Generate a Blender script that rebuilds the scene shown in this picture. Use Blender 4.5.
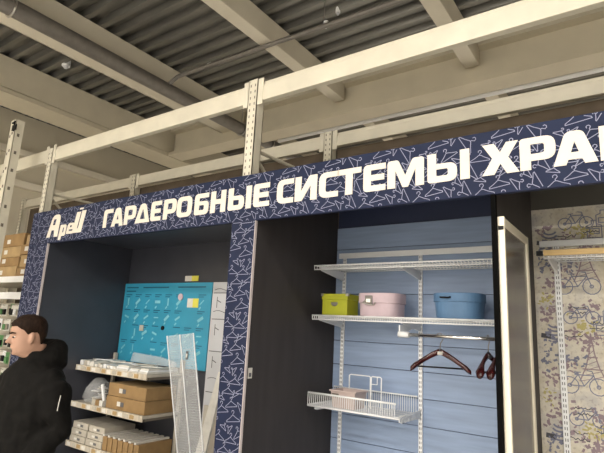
import bpy, bmesh, math, random
from mathutils import Vector, Matrix

for o in list(bpy.data.objects):
    bpy.data.objects.remove(o, do_unlink=True)
S = bpy.context.scene
C = S.collection
PI = math.pi
EYE = 1.72                      # camera height above the floor

# ------------------------------------------------------------------ camera
W_, H_, FPX = 604.0, 453.0, 489.0
pitch, yaw, roll = math.radians(11.8), math.radians(35.4), math.radians(2.9)
FW = Vector((-math.sin(yaw)*math.cos(pitch), math.cos(yaw)*math.cos(pitch), math.sin(pitch)))
R0 = Vector((math.cos(yaw), math.sin(yaw), 0)); U0 = R0.cross(FW)
RT = R0*math.cos(roll) + U0*math.sin(roll)
UP = U0*math.cos(roll) - R0*math.sin(roll)
cam = bpy.data.cameras.new('camera'); camo = bpy.data.objects.new('camera', cam); C.objects.link(camo)
camo.matrix_world = Matrix(((RT.x, UP.x, -FW.x, 0), (RT.y, UP.y, -FW.y, 0), (RT.z, UP.z, -FW.z, EYE), (0, 0, 0, 1)))
cam.sensor_fit = 'HORIZONTAL'; cam.sensor_width = 36; cam.lens = FPX/W_*36; cam.clip_start = .05; cam.clip_end = 100
S.camera = camo

def at(px, py, Y):              # a pixel's ray met with the upright plane at depth Y
    d = FW*FPX + RT*(px - W_/2) - UP*(py - H_/2)
    d = d*(Y/d.y); return Vector((d.x, d.y, d.z + EYE))

# ------------------------------------------------------------------ world, exposure, lights
w = bpy.data.worlds.new('world'); S.world = w; w.use_nodes = True
w.node_tree.nodes['Background'].inputs[0].default_value = (.9, .92, 1, 1)
w.node_tree.nodes['Background'].inputs[1].default_value = .05
S.view_settings.view_transform = 'Standard'; S.view_settings.look = 'None'
S.view_settings.gamma = 1; S.view_settings.use_curve_mapping = False
S.view_settings.exposure = 0.02
LAMP_W = 72.0                   # watts of each ceiling luminaire
LAMP_COL = (1.0, .94, .86)
# unseen luminaires placed to light the hall and bays: (x, y, z above the floor, half length); built in make_luminaire further down
LAMPS = [(x, y, EYE + 2.95, .75) for y in (.1, -2.6, -5.6) for x in (-1.0, 1.6, 4.2)] + \
        [(x, y, EYE + 2.95, .75) for y in (-2.6, -5.6) for x in (-6.2, -3.6)] + [(x, -7.6, EYE + 2.95, .75) for x in (-6.2, -3.6, -1., 1.6)] + \
        [(x, 8.6, EYE + 2.95, 1.2) for x in (-6.2, -2.2, 1.6, 5.0)]

# ------------------------------------------------------------------ materials
MATS = {}
def mat(name, col, rough=.5, metal=0., var=.08, scale=12., bump=0., bscale=60., alpha=1., trans=0., coords='Object', stretch=(1, 1, 1), spec=.5, emit=None, coat=0.):
    if name in MATS: return MATS[name]
    m = bpy.data.materials.new(name); m.use_nodes = True
    nt = m.node_tree; b = nt.nodes['Principled BSDF']
    tc = nt.nodes.new('ShaderNodeTexCoord'); mp = nt.nodes.new('ShaderNodeMapping')
    mp.inputs['Scale'].default_value = stretch
    nt.links.new(tc.outputs[coords], mp.inputs['Vector'])
    n = nt.nodes.new('ShaderNodeTexNoise'); n.inputs['Scale'].default_value = scale; n.inputs['Detail'].default_value = 5
    nt.links.new(mp.outputs[0], n.inputs['Vector'])
    r = nt.nodes.new('ShaderNodeValToRGB')
    r.color_ramp.elements[0].position = .3; r.color_ramp.elements[1].position = .7
    r.color_ramp.elements[0].color = tuple(max(0, c*(1 - var)) for c in col) + (1,)
    r.color_ramp.elements[1].color = tuple(min(1, c*(1 + var)) for c in col) + (1,)
    nt.links.new(n.outputs['Fac'], r.inputs['Fac']); nt.links.new(r.outputs[0], b.inputs['Base Color'])
    b.inputs['Roughness'].default_value = rough; b.inputs['Metallic'].default_value = metal
    b.inputs['Specular IOR Level'].default_value = spec
    b.inputs['Coat Weight'].default_value = coat
    if alpha < 1: b.inputs['Alpha'].default_value = alpha
    if trans > 0: b.inputs['Transmission Weight'].default_value = trans
    if emit: b.inputs['Emission Color'].default_value = emit[:3] + (1,); b.inputs['Emission Strength'].default_value = emit[3]
    if bump > 0:
        n2 = nt.nodes.new('ShaderNodeTexNoise'); n2.inputs['Scale'].default_value = bscale; n2.inputs['Detail'].default_value = 3
        nt.links.new(mp.outputs[0], n2.inputs['Vector'])
        bp = nt.nodes.new('ShaderNodeBump'); bp.inputs['Strength'].default_value = bump; bp.inputs['Distance'].default_value = .01
        nt.links.new(n2.outputs['Fac'], bp.inputs['Height']); nt.links.new(bp.outputs[0], b.inputs['Normal'])
    MATS[name] = m; return m

M_beam = mat('cream_beam_paint', (.64, .585, .46), .55, var=.05, scale=3)
M_joist = mat('cream_joist_paint', (.70, .65, .54), .6, var=.06, scale=2)
M_rack = mat('ivory_rack_enamel', (.70, .66, .545), .4, var=.06, scale=6, bump=.03)
M_slot = mat('slot_dark', (.16, .14, .11), .8)
M_deck = mat('galvanised_deck', (.22, .215, .20), .38, metal=.65, var=.22, scale=3, stretch=(.4, 3, 3))
M_floor = mat('grey_floor_tile', (.70, .68, .64), .4, var=.06, scale=2)
M_wall = mat('plaster_wall', (.56, .51, .40), .8, var=.04, scale=1.5)
M_pipe = mat('dark_pipe', (.21, .195, .18), .45, metal=.3, var=.12)
M_navy = mat('navy_print_film', (.018, .025, .060), .6, var=.12, scale=5, spec=.15)
M_line = mat('lilac_print_line', (.29, .30, .41), .6, var=.04, spec=.1)
M_letter = mat('ivory_letter_film', (.80, .74, .65), .5, var=.02)
M_edge = mat('pale_edge_band', (.62, .55, .55), .5)
M_char = mat('charcoal_laminate', (.050, .045, .045), .5, var=.10, scale=4, stretch=(3, 3, .5), spec=.2)
M_bnavy = mat('dark_blue_laminate', (.048, .051, .066), .34, var=.10, scale=4, spec=.5)
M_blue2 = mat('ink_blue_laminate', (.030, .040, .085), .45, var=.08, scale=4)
M_grey3 = mat('warm_grey_laminate', (.085, .08, .07), .5, var=.08, scale=4)
M_sky = mat('pale_blue_plank', (.275, .36, .525), .5, var=.10, scale=5, stretch=(.5, 4, 6))
M_gap = mat('shaded_gap_brown', (.10, .075, .05), .75, var=.15, scale=8)
M_white = mat('white_powder_coat', (.86, .87, .88), .4, var=.02)
M_alu = mat('champagne_aluminium', (.80, .75, .62), .35, metal=.35, var=.03)
M_dark_glass = mat('smoked_infill', (.075, .065, .055), .22, var=.06)
M_chrome = mat('chrome', (.75, .74, .72), .18, metal=1, var=.02)
M_wood = mat('honey_wood', (.62, .43, .18), .5, var=.14, scale=10, stretch=(.3, 6, 6))
M_mahog = mat('mahogany_lacquer', (.050, .008, .008), .25, var=.25, scale=12, coat=.3)
M_black = mat('black_plastic', (.012, .012, .013), .5, spec=.2)
M_green = mat('lime_card', (.38, .40, .015), .55, var=.06)
M_pink = mat('pink_card', (.60, .47, .52), .5, var=.06)
M_bluebox = mat('blue_card', (.105, .215, .38), .55, var=.08)
M_steel = mat('nickel', (.5, .48, .45), .3, metal=1)
M_teal = mat('teal_print', (.035, .31, .48), .4, var=.07, scale=3)
M_tealdark = mat('teal_dark_ink', (.010, .11, .19), .5)
M_tealpale = mat('pale_ink', (.20, .52, .62), .5)
M_poster = mat('pale_grey_poster', (.56, .57, .60), .5, var=.06, scale=3)
M_ink = mat('grey_ink', (.12, .12, .13), .6)
M_card = mat('corrugated_card', (.31, .195, .085), .8, var=.14, scale=9, bump=.05)
M_card2 = mat('light_card', (.42, .29, .14), .8, var=.12, scale=9, bump=.05)
M_cream = mat('cream_carton', (.50, .46, .39), .7, var=.08)
M_paper = mat('white_paper', (.70, .68, .63), .6, var=.08, scale=20)
M_yellow = mat('yellow_tag', (.75, .70, .10), .5)
M_clear = mat('clear_ribbed_plastic', (.80, .82, .84), .18, var=.03, alpha=.22)
M_rib = mat('rib_plastic', (.75, .77, .78), .3, alpha=.30)
M_clear2 = mat('clear_plastic_bag', (.85, .87, .88), .15, var=.05, alpha=.28)
M_skin = mat('skin', (.42, .245, .17), .5, var=.08, scale=14)
M_hair = mat('brown_hair', (.020, .011, .007), .7, spec=.12, var=.35, scale=90, bump=.35, bscale=200, stretch=(1, 1, .3))
M_jacket = mat('black_jacket_cloth', (.007, .0065, .006), .85, spec=.12, var=.25, scale=20, bump=.35, bscale=14)
M_trouser = mat('dark_trousers', (.02, .022, .03), .8)
M_greenpk = mat('green_pack', (.10, .26, .10), .5)
M_lampw = mat('lamp_diffuser', (.9, .88, .82), .4, emit=(1.0, .92, .80, 3.0))

def wallpaper_mat():
    m = bpy.data.materials.new('vintage_wallpaper'); m.use_nodes = True
    nt = m.node_tree; b = nt.nodes['Principled BSDF']; L = nt.links.new
    tc = nt.nodes.new('ShaderNodeTexCoord')
    n = nt.nodes.new('ShaderNodeTexNoise'); n.inputs['Scale'].default_value = 7; n.inputs['Detail'].default_value = 4
    L(tc.outputs['Object'], n.inputs['Vector'])
    r = nt.nodes.new('ShaderNodeValToRGB'); e = r.color_ramp.elements
    e[0].position = .32; e[0].color = (.46, .44, .43, 1); e[1].position = .72; e[1].color = (.60, .56, .48, 1)
    k = e.new(.5); k.color = (.66, .62, .53, 1); k = e.new(.62); k.color = (.58, .53, .43, 1)
    L(n.outputs['Fac'], r.inputs['Fac'])
    n2 = nt.nodes.new('ShaderNodeTexNoise'); n2.inputs['Scale'].default_value = 55; n2.inputs['Detail'].default_value = 6
    L(tc.outputs['Object'], n2.inputs['Vector'])
    r2 = nt.nodes.new('ShaderNodeValToRGB'); f = r2.color_ramp.elements
    f[0].position = .36; f[0].color = (.72, .69, .70, 1); f[1].position = .46; f[1].color = (1, 1, 1, 1)
    L(n2.outputs['Fac'], r2.inputs['Fac'])
    mx = nt.nodes.new('ShaderNodeMixRGB'); mx.blend_type = 'MULTIPLY'; mx.inputs[0].default_value = .8
    L(r.outputs[0], mx.inputs[1]); L(r2.outputs[0], mx.inputs[2]); L(mx.outputs[0], b.inputs['Base Color'])
    b.inputs['Roughness'].default_value = .65
    return m
M_wallpaper = wallpaper_mat()
M_wpink = mat('wallpaper_mauve_ink', (.28, .21, .24), .7)
M_wblue = mat('wallpaper_slate_ink', (.19, .20, .28), .7)
M_wolive = mat('wallpaper_olive_ink', (.45, .40, .16), .7)
M_wblack = mat('wallpaper_black_ink', (.07, .07, .08), .7)

# ------------------------------------------------------------------ mesh helpers
class MB:
    def __init__(s): s.v = []; s.f = []
    def box(s, x0, x1, y0, y1, z0, z1):
        b = len(s.v)
        s.v += [(x, y, z) for z in (z0, z1) for y in (y0, y1) for x in (x0, x1)]
        s.f += [tuple(b + i for i in q) for q in ((0, 2, 3, 1), (4, 5, 7, 6), (0, 1, 5, 4), (2, 6, 7, 3), (0, 4, 6, 2), (1, 3, 7, 5))]
        return s
    def quad(s, a, b, c, d):
        k = len(s.v); s.v += [tuple(a), tuple(b), tuple(c), tuple(d)]; s.f.append((k, k + 1, k + 2, k + 3)); return s
    def prism(s, pts, y0, y1):          # outline in x,z pushed along y
        n = len(pts); b = len(s.v)
        s.v += [(x, y0, z) for x, z in pts] + [(x, y1, z) for x, z in pts]
        s.f.append(tuple(range(b, b + n))); s.f.append(tuple(range(b + 2*n - 1, b + n - 1, -1)))
        for i in range(n): j = (i + 1) % n; s.f.append((b + i, b + n + i, b + n + j, b + j))
        return s
    def prismx(s, pts, x0, x1):         # outline in y,z pushed along x
        n = len(pts); b = len(s.v)
        s.v += [(x0, y, z) for y, z in pts] + [(x1, y, z) for y, z in pts]
        s.f.append(tuple(range(b, b + n))); s.f.append(tuple(range(b + 2*n - 1, b + n - 1, -1)))
        for i in range(n): j = (i + 1) % n; s.f.append((b + i, b + n + i, b + n + j, b + j))
        return s
    def tube(s, pts, r, n=8, closed=False):
        P = [Vector(p) for p in pts]; m = len(P); base = len(s.v)
        rr = r if isinstance(r, (list, tuple)) else [r]*m
        up = None
        for i, p in enumerate(P):
            if closed: t = P[(i + 1) % m] - P[i - 1]
            else: t = P[min(i + 1, m - 1)] - P[max(i - 1, 0)]
            t.normalize()
            if up is None:
                up = Vector((0, 0, 1)) if abs(t.z) < .9 else Vector((1, 0, 0))
            a = t.cross(up)
            if a.length < 1e-5: a = t.orthogonal()
            a.normalize(); bb = a.cross(t).normalized(); up = bb
            for k in range(n):
                q = p + (a*math.cos(2*PI*k/n) + bb*math.sin(2*PI*k/n))*rr[i]
                s.v.append(tuple(q))
        for i in range(m if closed else m - 1):
            j = (i + 1) % m
            for k in range(n):
                l = (k + 1) % n
                s.f.append((base + i*n + k, base + i*n + l, base + j*n + l, base + j*n + k))
        if not closed:
            s.f.append(tuple(base + k for k in range(n))[::-1]); s.f.append(tuple(base + (m - 1)*n + k for k in range(n)))
        return s
    def loft(s, rings, cap=True):
        n = len(rings[0]); b = len(s.v)
        for r in rings: s.v += [tuple(p) for p in r]
        for i in range(len(rings) - 1):
            for k in range(n):
                l = (k + 1) % n
                s.f.append((b + i*n + k, b + i*n + l, b + (i + 1)*n + l, b + (i + 1)*n + k))
        if cap:
            s.f.append(tuple(b + k for k in range(n))[::-1]); s.f.append(tuple(b + (len(rings) - 1)*n + k for k in range(n)))
        return s
    def ell(s, c, r, n=10, m=7):
        rings = []
        for i in range(m + 1):
            a = -PI/2 + PI*(i + .02)/(m + .04); rings.append([(c[0] + r[0]*math.cos(a)*math.cos(2*PI*k/n), c[1] + r[1]*math.cos(a)*math.sin(2*PI*k/n), c[2] + r[2]*math.sin(a)) for k in range(n)])
        return s.loft(rings)
    def ribbon(s, pts, wd, y, clip=None):   # flat printed stroke in the x,z plane at depth y
        for (a, b) in zip(pts[:-1], pts[1:]):
            if clip and not all(clip[0] < q[0] < clip[1] and clip[2] < q[1] < clip[3] for q in (a, b)): continue
            dx, dz = b[0] - a[0], b[1] - a[1]; l = math.hypot(dx, dz)
            if l < 1e-6: continue
            yq = y - (len(s.f) % 97)*6e-6
            nx, nz = -dz/l*wd/2, dx/l*wd/2; ex, ez = dx/l*wd*.35, dz/l*wd*.35
            s.quad((a[0] - nx - ex, yq, a[1] - nz - ez), (b[0] - nx + ex, yq, b[1] - nz + ez), (b[0] + nx + ex, yq, b[1] + nz + ez), (a[0] + nx - ex, yq, a[1] + nz - ez))
        return s
    def build(s, name, m, parent=None, off=None, smooth=False, bevel=0, kind=None):
        me = bpy.data.meshes.new(name)
        o_ = Vector(off) if off is not None else (parent.location.copy() if parent is not None and parent.parent is None and not parent.get('_local') else Vector((0, 0, 0)))
        if off is None and parent is not None and parent.parent is not None: o_ = parent.parent.location.copy()
        if parent is not None and parent.get('_local') : o_ = Vector((0, 0, 0))
        me.from_pydata([(a - o_.x, b - o_.y, c - o_.z) for a, b, c in s.v], [], s.f)
        me.validate(); me.update()
        bm = bmesh.new(); bm.from_mesh(me); bmesh.ops.recalc_face_normals(bm, faces=bm.faces); bm.to_mesh(me); bm.free()
        o = bpy.data.objects.new(name, me); C.objects.link(o)
        me.materials.append(m)
        if smooth:
            for p in me.polygons: p.use_smooth = True
        if parent is not None: o.parent = parent
        if bevel:
            md = o.modifiers.new('bevel', 'BEVEL'); md.width = bevel; md.segments = 2; md.limit_method = 'ANGLE'
        if kind: o['kind'] = kind
        return o

def tag(o, label, cat, group=None):
    o['label'] = label; o['category'] = cat
    if group: o['group'] = group
    return o
def thing(name, label, cat, loc=(0, 0, 0), rotz=0, group=None):
    o = bpy.data.objects.new(name, None); C.objects.link(o); o.location = loc; o.rotation_euler = (0, 0, rotz)
    o.empty_display_size = .1
    return tag(o, label, cat, group)
def struct(o): o['kind'] = 'structure'; return o
def zz(z): return z + EYE
def bx(*a): return MB().box(*a)

# ------------------------------------------------------------------ the hall
DZ = zz(3.4)                    # underside of the roof deck
XW, XE, YS, YN = -8.58, 9.0, -9.0, 13.0
struct(bx(XW - .2, XE + .2, YS - .2, YN + .2, -.2, 0).build('floor', M_floor))
struct(bx(XW - .2, XW, YS, YN, 0, DZ - .03).build('wall_left', M_wall))
struct(bx(XE, XE + .2, YS, YN, 0, DZ + .1).build('wall_right', M_wall))
struct(bx(XW, XE, YN, YN + .2, 0, DZ + .1).build('wall_back', M_wall))
struct(bx(XW, XE, YS - .2, YS, 0, DZ + .1).build('wall_front', mat('white_wall_paint', (.82, .82, .80), .8, var=.03, scale=1.5)))
# corrugated deck: ribs along x
prof = []
p = .2
y = YS
while y < YN:
    prof += [(y, DZ), (y + .062, DZ), (y + .088, DZ + .07), (y + .174, DZ + .07)]
    y += p
mb = MB()
for (a, b) in zip(prof[:-1], prof[1:]):
    mb.quad((XW - .2, a[0], a[1]), (XE + .2, a[0], a[1]), (XE + .2, b[0], b[1]), (XW - .2, b[0], b[1]))
mb.box(XW - .2, XE + .2, YS - .2, YN + .2, DZ + .10, DZ + .18)
ceil_ = struct(mb.build('ceiling', M_deck))
def cpart(mb, name, m, **k): return mb.build(name, m, ceil_, off=(0, 0, 0), **k)
# joists along y
for xr in (-3.225, -1.40, .45, 2.3):
    g = MB(); g.box(xr - .17, xr, YS, 5.4, DZ - .27, DZ - .001); cpart(g, 'joist', M_joist, bevel=.008)
    g = MB(); g.box(xr - .17, xr, 5.62, YN, DZ - .27, DZ - .001); cpart(g, 'joist', M_joist, bevel=.008)
for (a, b) in ((YS, 5.4), (5.62, YN)):
    cpart(bx(-5.25, -5.08, a, b, DZ - .25, DZ - .001), 'joist', M_joist, bevel=.008)
# cross girder along x: flanged section
g = MB()
g.prismx([(5.34, DZ - .002), (5.34, DZ - .05), (5.46, DZ - .06), (5.46, DZ - .42), (5.35, DZ - .44), (5.35, DZ - .50), (5.67, DZ - .50), (5.67, DZ - .44), (5.56, DZ - .42), (5.56, DZ - .06), (5.66, DZ - .05), (5.66, DZ - .002)], -6.8, XE)
cpart(g, 'girder', M_beam)
# main beam along y at the left
g = MB().prism([(-6.83, DZ - .002), (-6.83, DZ - .06), (-6.845, DZ - .42), (-6.83, DZ - .44), (-6.83, DZ - .50), (-7.34, DZ - .50), (-7.34, DZ - .44), (-7.2, DZ - .42), (-7.2, DZ - .06), (-7.34, DZ - .002)], YS, YN)
cpart(g, 'main_beam', M_beam)
# girts on the left wall
for z, h in ((2.63, .11), (2.1, .11)):
    bx(XW, XW + .09, YS, YN, zz(z), zz(z) + h).build('wall_girt', M_joist, bpy.data.objects['wall_left'], off=(0, 0, 0))
# cable tray (cream), sprinkler pipe and conduit
t = thing('cable_tray', 'cream steel cable tray running beside the ceiling joist and dark pipe', 'cable tray', (-5.46, 2, zz(3.13)))
MB().box(-5.62, -5.27, YS, YN, zz(3.13), zz(3.15)).build('tray_bed', M_joist, t)
for x in (-5.62, -5.285): MB().box(x, x + .015, YS, YN, zz(3.13), zz(3.20)).build('tray_side', M_joist, t)
yy = -7.
while yy < YN: bx(-5.46, -5.44, yy, yy + .02, zz(3.145), DZ).build('hanger_rod', M_steel, t); yy += 2.3
t = thing('sprinkler_pipe', 'thick dark grey pipe hung under the cream ceiling joist', 'pipe', (-4.94, 2, zz(2.97)))
MB().tube([(-4.94, YS, zz(2.97)), (-4.94, YN, zz(2.97))], .09, 16).build('pipe', M_pipe, t, smooth=True)
for yy in (-6.2, -2.2, 1.8, 5.2, 5.9, 9.8):
    g = MB().tube([(-4.94, yy, zz(3.0)), (-4.94, yy, DZ)], .008, 6)
    g.tube([(-4.94 + .1*math.cos(a*PI/8), yy, zz(2.97) + .1*math.sin(a*PI/8)) for a in range(16)], .012, 5, closed=True)
    g.build('pipe_clamp', M_steel, t)
t = thing('conduit', 'thin dark conduit crossing under the deck and bending down into the thick pipe', 'conduit', (-2, 3.92, zz(3.1)))
cz = zz(3.10)
MB().tube([(-4.90, 3.74, zz(2.99)), (-4.88, 3.74, zz(3.04)), (-4.82, 3.74, cz - .03), (-4.74, 3.74, cz), (-4.5, 3.74, cz), (-1., 3.84, cz), (XE, 3.95, cz)], .026, 8).build('tube', M_pipe, t, smooth=True)
for x in (-2.55, .6): MB().tube([(x, 3.8, cz + .02), (x, 3.8, DZ)], .005, 5).build('drop_wire', M_steel, t)
tag(MB().tube([(-4.6, 5.72, zz(2.90)), (XE, 5.72, zz(2.90))], .032, 10).build('white_pipe', M_white, smooth=True), 'slim white pipe running just behind the cross girder', 'pipe')
for i, (px, py, l) in enumerate(((66, 65, 'small round white detector on the deck near the main beam at left'), (338, 11, 'small white detector under the deck right of the hanging wire'), (326, 24, 'small white clip at the foot of the hanging wire'), (209, 64, 'tiny white detector on the deck left of the second joist'), (541, 4, 'tiny white detector at the top right above the rack beam'))):
    d = FW*FPX + RT*(px - W_/2) - UP*(py - H_/2); d = d*((3.4 if i != 2 else 3.13)/d.z)
    c = (d.x, d.y, d.z + EYE)
    t = thing('ceiling_detector', l, 'detector', c, group='ceiling detectors')
    r = .055 if i == 0 else .026
    h = MB().tube([(c[0], c[1], c[2] + (.08 if i != 2 else .03)), (c[0], c[1], c[2] - .02)], r, 14).build('base', M_white, t)
    MB().tube([(c[0], c[1], c[2] - .02), (c[0], c[1], c[2] - .05)], [r*.7, r*.45], 12).build('sensor', M_poster, t)

def make_luminaire(i, x, y, z, hl):
    rear = y > 4
    lab = ('unseen ceiling luminaire in the aisle behind the rack' if rear else 'unseen linear ceiling luminaire over the shop aisle')
    t = thing('unseen_luminaire', lab, 'lamp', (x, y, z), group='unseen luminaires in the aisle behind the rack' if rear else 'unseen luminaires over the aisle')
    MB().prismx([(y - .06, z + .06), (y - .09, z), (y + .09, z), (y + .06, z + .06)], x - hl, x + hl).build('housing', M_white, t)
    bx(x - hl + .02, x + hl - .02, y - .075, y + .075, z - .012, z).build('diffuser', M_lampw, t)
    for sx in (-.7, .7): MB().tube([(x + sx*hl, y, z + .06), (x + sx*hl, y, DZ)], .005, 5).build('suspension_wire', M_steel, t)
    l = bpy.data.lights.new('luminaire_light', 'AREA'); l.shape = 'RECTANGLE'; l.size = 2*hl - .05; l.size_y = .15
    l.energy = LAMP_W*hl/.75*(.50 if -1 < y < 1 else 1.2 if y > 0 else 1.3 if y > -4 else 1.0 if y > -7 else 2.2); l.color = LAMP_COL  # row factors tuned to carry light into the bays
    lo = bpy.data.objects.new('luminaire_light', l); C.objects.link(lo); lo.parent = t; lo.location = (0, 0, -.02)
for i, a in enumerate(LAMPS): make_luminaire(i, *a)

# ------------------------------------------------------------------ pallet rack over the display
rack = thing('pallet_rack', 'ivory steel pallet rack frame with slotted posts rising behind the sign', 'rack', (-2.3, 3.05, 0))
def post(x, y, top, flip=1, par=rack, w=.09, d=.085, pitch_=.05):
    g = MB()
    # C section with open back
    z1 = top
    g.box(x, x + w, y, y + .006, 0, z1); g.box(x, x + .006, y, y + d, 0, z1); g.box(x + w - .006, x + w, y, y + d, 0, z1)
    g.box(x, x + .025, y + d - .006, y + d, 0, z1); g.box(x + w - .025, x + w, y + d - .006, y + d, 0, z1)
    o = g.build('post', M_rack, par)
    g = MB(); z = 2.5 if y < 3 else 2.9
    while z < top - .04:
        for sx in (.020, .062): g.box(x + sx, x + sx + .009, y - .0012, y + .004, z, z + .02)
        z += pitch_
    g.build('post_slots', M_slot, o, off=par.location, kind='stuff')
    return o
FT = zz(1.84)
for x in (-2.375, -5.285, .535, -8.14):
    post(x, 2.548, FT - (.04 if x < -3 else 0)); post(x, 3.625, zz(1.82))
# beams: stepped box section
def beam(x0, x1, y, z0, z1, back=False):
    yy0, yy1 = (y, y + .05)
    g = MB().prismx([(yy0, z0), (yy1, z0), (yy1, z1), (yy0 + .018, z1), (yy0 + .018, z1 - .03), (yy0, z1 - .036)], x0, x1)
    o = g.build('beam', M_rack, rack, bevel=.004)
    for xx in (x0, x1 - .05): bx(xx, xx + .05, yy0 - .004, yy0 + .002, z0 - .03, z1 + .02).build('beam_connector', M_rack, rack)
for (x0, x1) in ((-8.05, -5.285), (-5.195, -2.375), (-2.285, .535)):
    beam(x0, x1, 2.556, zz(1.655), zz(1.815)); beam(x0, x1, 3.635, zz(1.665), zz(1.80))
# frame bracing, front post to rear post
for x in (-2.34, -5.25):
    for (za, zb) in ((1.72, 1.28), (1.28, .5)):
        MB().tube([(x, 2.6, zz(za if zb < 1 else 1.30)), (x, 3.66, zz(zb if zb < 1 else 1.33))], .014, 6).build('brace', M_rack, rack)
# dark panel standing in for the shaded background behind the rack
hb = bx(-8.0, 4.0, 3.72, 3.735, 0, zz(1.66)).build('shade_panel', M_gap)
tag(hb, 'dark brown panel for the shaded gap behind the rack above the sign', 'panel')

# separate tall post at the far left with its dark clip
t = thing('rack_post', 'scuffed white slotted rack post with a dark clip at its top at the far left', 'post', (-5.55, 2.27, 0))
px0, py0 = -5.60, 2.25
g = MB(); ztop = zz(2.08)
g.box(px0, px0 + .12, py0, py0 + .006, 0, ztop); g.box(px0, px0 + .006, py0, py0 + .09, 0, ztop); g.box(px0 + .114, px0 + .12, py0, py0 + .09, 0, ztop)
g.box(px0 - .02, px0 + .12, py0 - .02, py0 + .11, 0, .008)
g.build('post', M_rack, t)
g = MB(); z = 2.6
while z < ztop - .03:
    g.box(px0 + .02, px0 + .04, py0 - .0015, py0 + .004, z, z + .03); g.box(px0 + .06, px0 + .085, py0 - .0015, py0 + .004, z + .03, z + .06)
    g.box(px0 + .116, px0 + .1215, py0 + .03, py0 + .055, z + .01, z + .045); z += .2
g.build('post_slots', M_slot, t, kind='stuff')
g = MB().box(px0 + .07, px0 + .16, py0 - .012, py0 - .002, ztop - .13, ztop - .07); g.box(px0 + .10, px0 + .112, py0 - .012, py0 + .08, ztop - .14, ztop - .02)
g.box(px0 + .06, px0 + .11, py0 - .014, py0 - .002, ztop - .05, ztop - .03)
g.build('clip', M_black, t)

# ------------------------------------------------------------------ fascia sign, pillars and hanger print
FY = 2.5
FB, FTp = zz(.717), zz(1.057)
XL0, XL1 = -5.278, -4.907         # left pillar
XP0, XP1 = -2.392, -2.176         # middle pillar
rnd = random.Random(7)
def hanger_shape(cx, cz, s, a):
    base = [(-.5, -.20), (0, -.20), (.5, -.20), (.48, -.13), (.25, -.01), (.06, .12), (0, .14), (-.06, .12), (-.25, -.01), (-.48, -.13), (-.5, -.20)]
    hook = [(0, .14), (.0, .20), (.05, .24), (.10, .29), (.08, .37), (.01, .40), (-.06, .37), (-.07, .30)]
    ca, sa = math.cos(a), math.sin(a)
    tr = lambda P: [(cx + s*(x*ca - z*sa), cz + s*(x*sa + z*ca)) for x, z in P]
    return tr(base), tr(hook)
TW, TH = .34, .36
tile = []
tries = 0
while len(tile) < 34 and tries < 20000:
    tries += 1
    c = (rnd.random()*TW, rnd.random()*TH); s = rnd.choice((.06, .07, .08, .095, .11)) if tries > 300 else rnd.choice((.10, .115))
    ok = True
    for (x, z, s2, a2) in tile:
        dx = abs(x - c[0]); dx = min(dx, TW - dx); dz = abs(z - c[1]); dz = min(dz, TH - dz)
        if math.hypot(dx, dz) < .40*(s + s2): ok = False; break
    if ok: tile.append((c[0], c[1], s, rnd.choice((0, .15, -.2, .5, -.5, 1.0, -1.05, PI*.9, 2.0))))
def hanger_print(x0, x1, z0, z1, y, zoff=0):
    g = MB(); wd = .0038
    i0 = math.floor(x0/TW) - 1
    for i in range(i0, int(math.ceil(x1/TW)) + 2):
        for j in range(math.floor((z0 - zoff)/TH) - 1, int(math.ceil((z1 - zoff)/TH)) + 1):
            for (x, z, s, a) in tile:
                cx, cz = x + i*TW, z + j*TH + zoff
                if cx < x0 - .1 or cx > x1 + .1 or cz < z0 - .1 or cz > z1 + .1: continue
                for pl in hanger_shape(cx, cz, s, a):
                    q = []
                    for (u, v) in zip(pl[:-1], pl[1:]):      # finer pieces, so the print is cut close to the edge
                        for k in range(3): q.append((u[0] + (v[0] - u[0])*k/3, u[1] + (v[1] - u[1])*k/3))
                    q.append(pl[-1])
                    g.ribbon(q, wd, y, (x0 + .003, x1 - .003, z0 + .003, z1 - .003))
    return g

fas = thing('fascia_sign', 'long navy fascia sign with white hanger print and ivory Cyrillic lettering', 'sign', (-2.0, 2.515, FB))
bx(XL0, 1.2, FY, FY + .03, FB, FTp).build('sign_board', M_navy, fas)
hanger_print(XL0, 1.2, FB, FTp, FY - .0008, FB).build('hanger_print', M_line, fas, kind='stuff')

def rounded(pts):
    out = []; n = len(pts)
    for i, q in enumerate(pts):
        if len(q) == 2 or q[2] == 0: out.append((q[0], q[1])); continue
        p0 = Vector(pts[i - 1][:2]); p1 = Vector(q[:2]); p2 = Vector(pts[(i + 1) % n][:2])
        a = (p0 - p1); b = (p2 - p1); r = min(q[2], a.length*.49, b.length*.49)
        A = p1 + a.normalized()*r; B = p1 + b.normalized()*r
        for k in range(6):
            t_ = k/5; out.append(tuple(A*(1 - t_)**2 + p1*2*t_*(1 - t_) + B*t_*t_))
    return out
def glyph(name, polys, parent, x, z, h, y, depth=.003, shear=0., m=None):
    cu = bpy.data.curves.new('tmp', 'CURVE'); cu.dimensions = '2D'; cu.fill_mode = 'BOTH'; cu.extrude = depth/2
    for P in polys:
        P = rounded(P); sp = cu.splines.new('POLY'); sp.points.add(len(P) - 1); sp.use_cyclic_u = True
        for k, q in enumerate(P): sp.points[k].co = (q[0] + shear*q[1], q[1], 0, 1)
    to = bpy.data.objects.new('tmp', cu); C.objects.link(to)
    dg = bpy.context.evaluated_depsgraph_get(); me = bpy.data.meshes.new_from_object(to.evaluated_get(dg))
    bpy.data.objects.remove(to, do_unlink=True); bpy.data.curves.remove(cu)
    L = parent.location
    for v in me.vertices:
        X, Z, Y = v.co.x*h + x, v.co.y*h + z, y - v.co.z
        v.co = (X - L.x, Y - L.y, Z - L.z)
    me.name = name; me.materials.clear(); me.materials.append(m or M_letter)
    o = bpy.data.objects.new(name, me); C.objects.link(o); o.parent = parent
    return o
T, HB = .30, .215               # stem and bar thickness in letter heights
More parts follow.
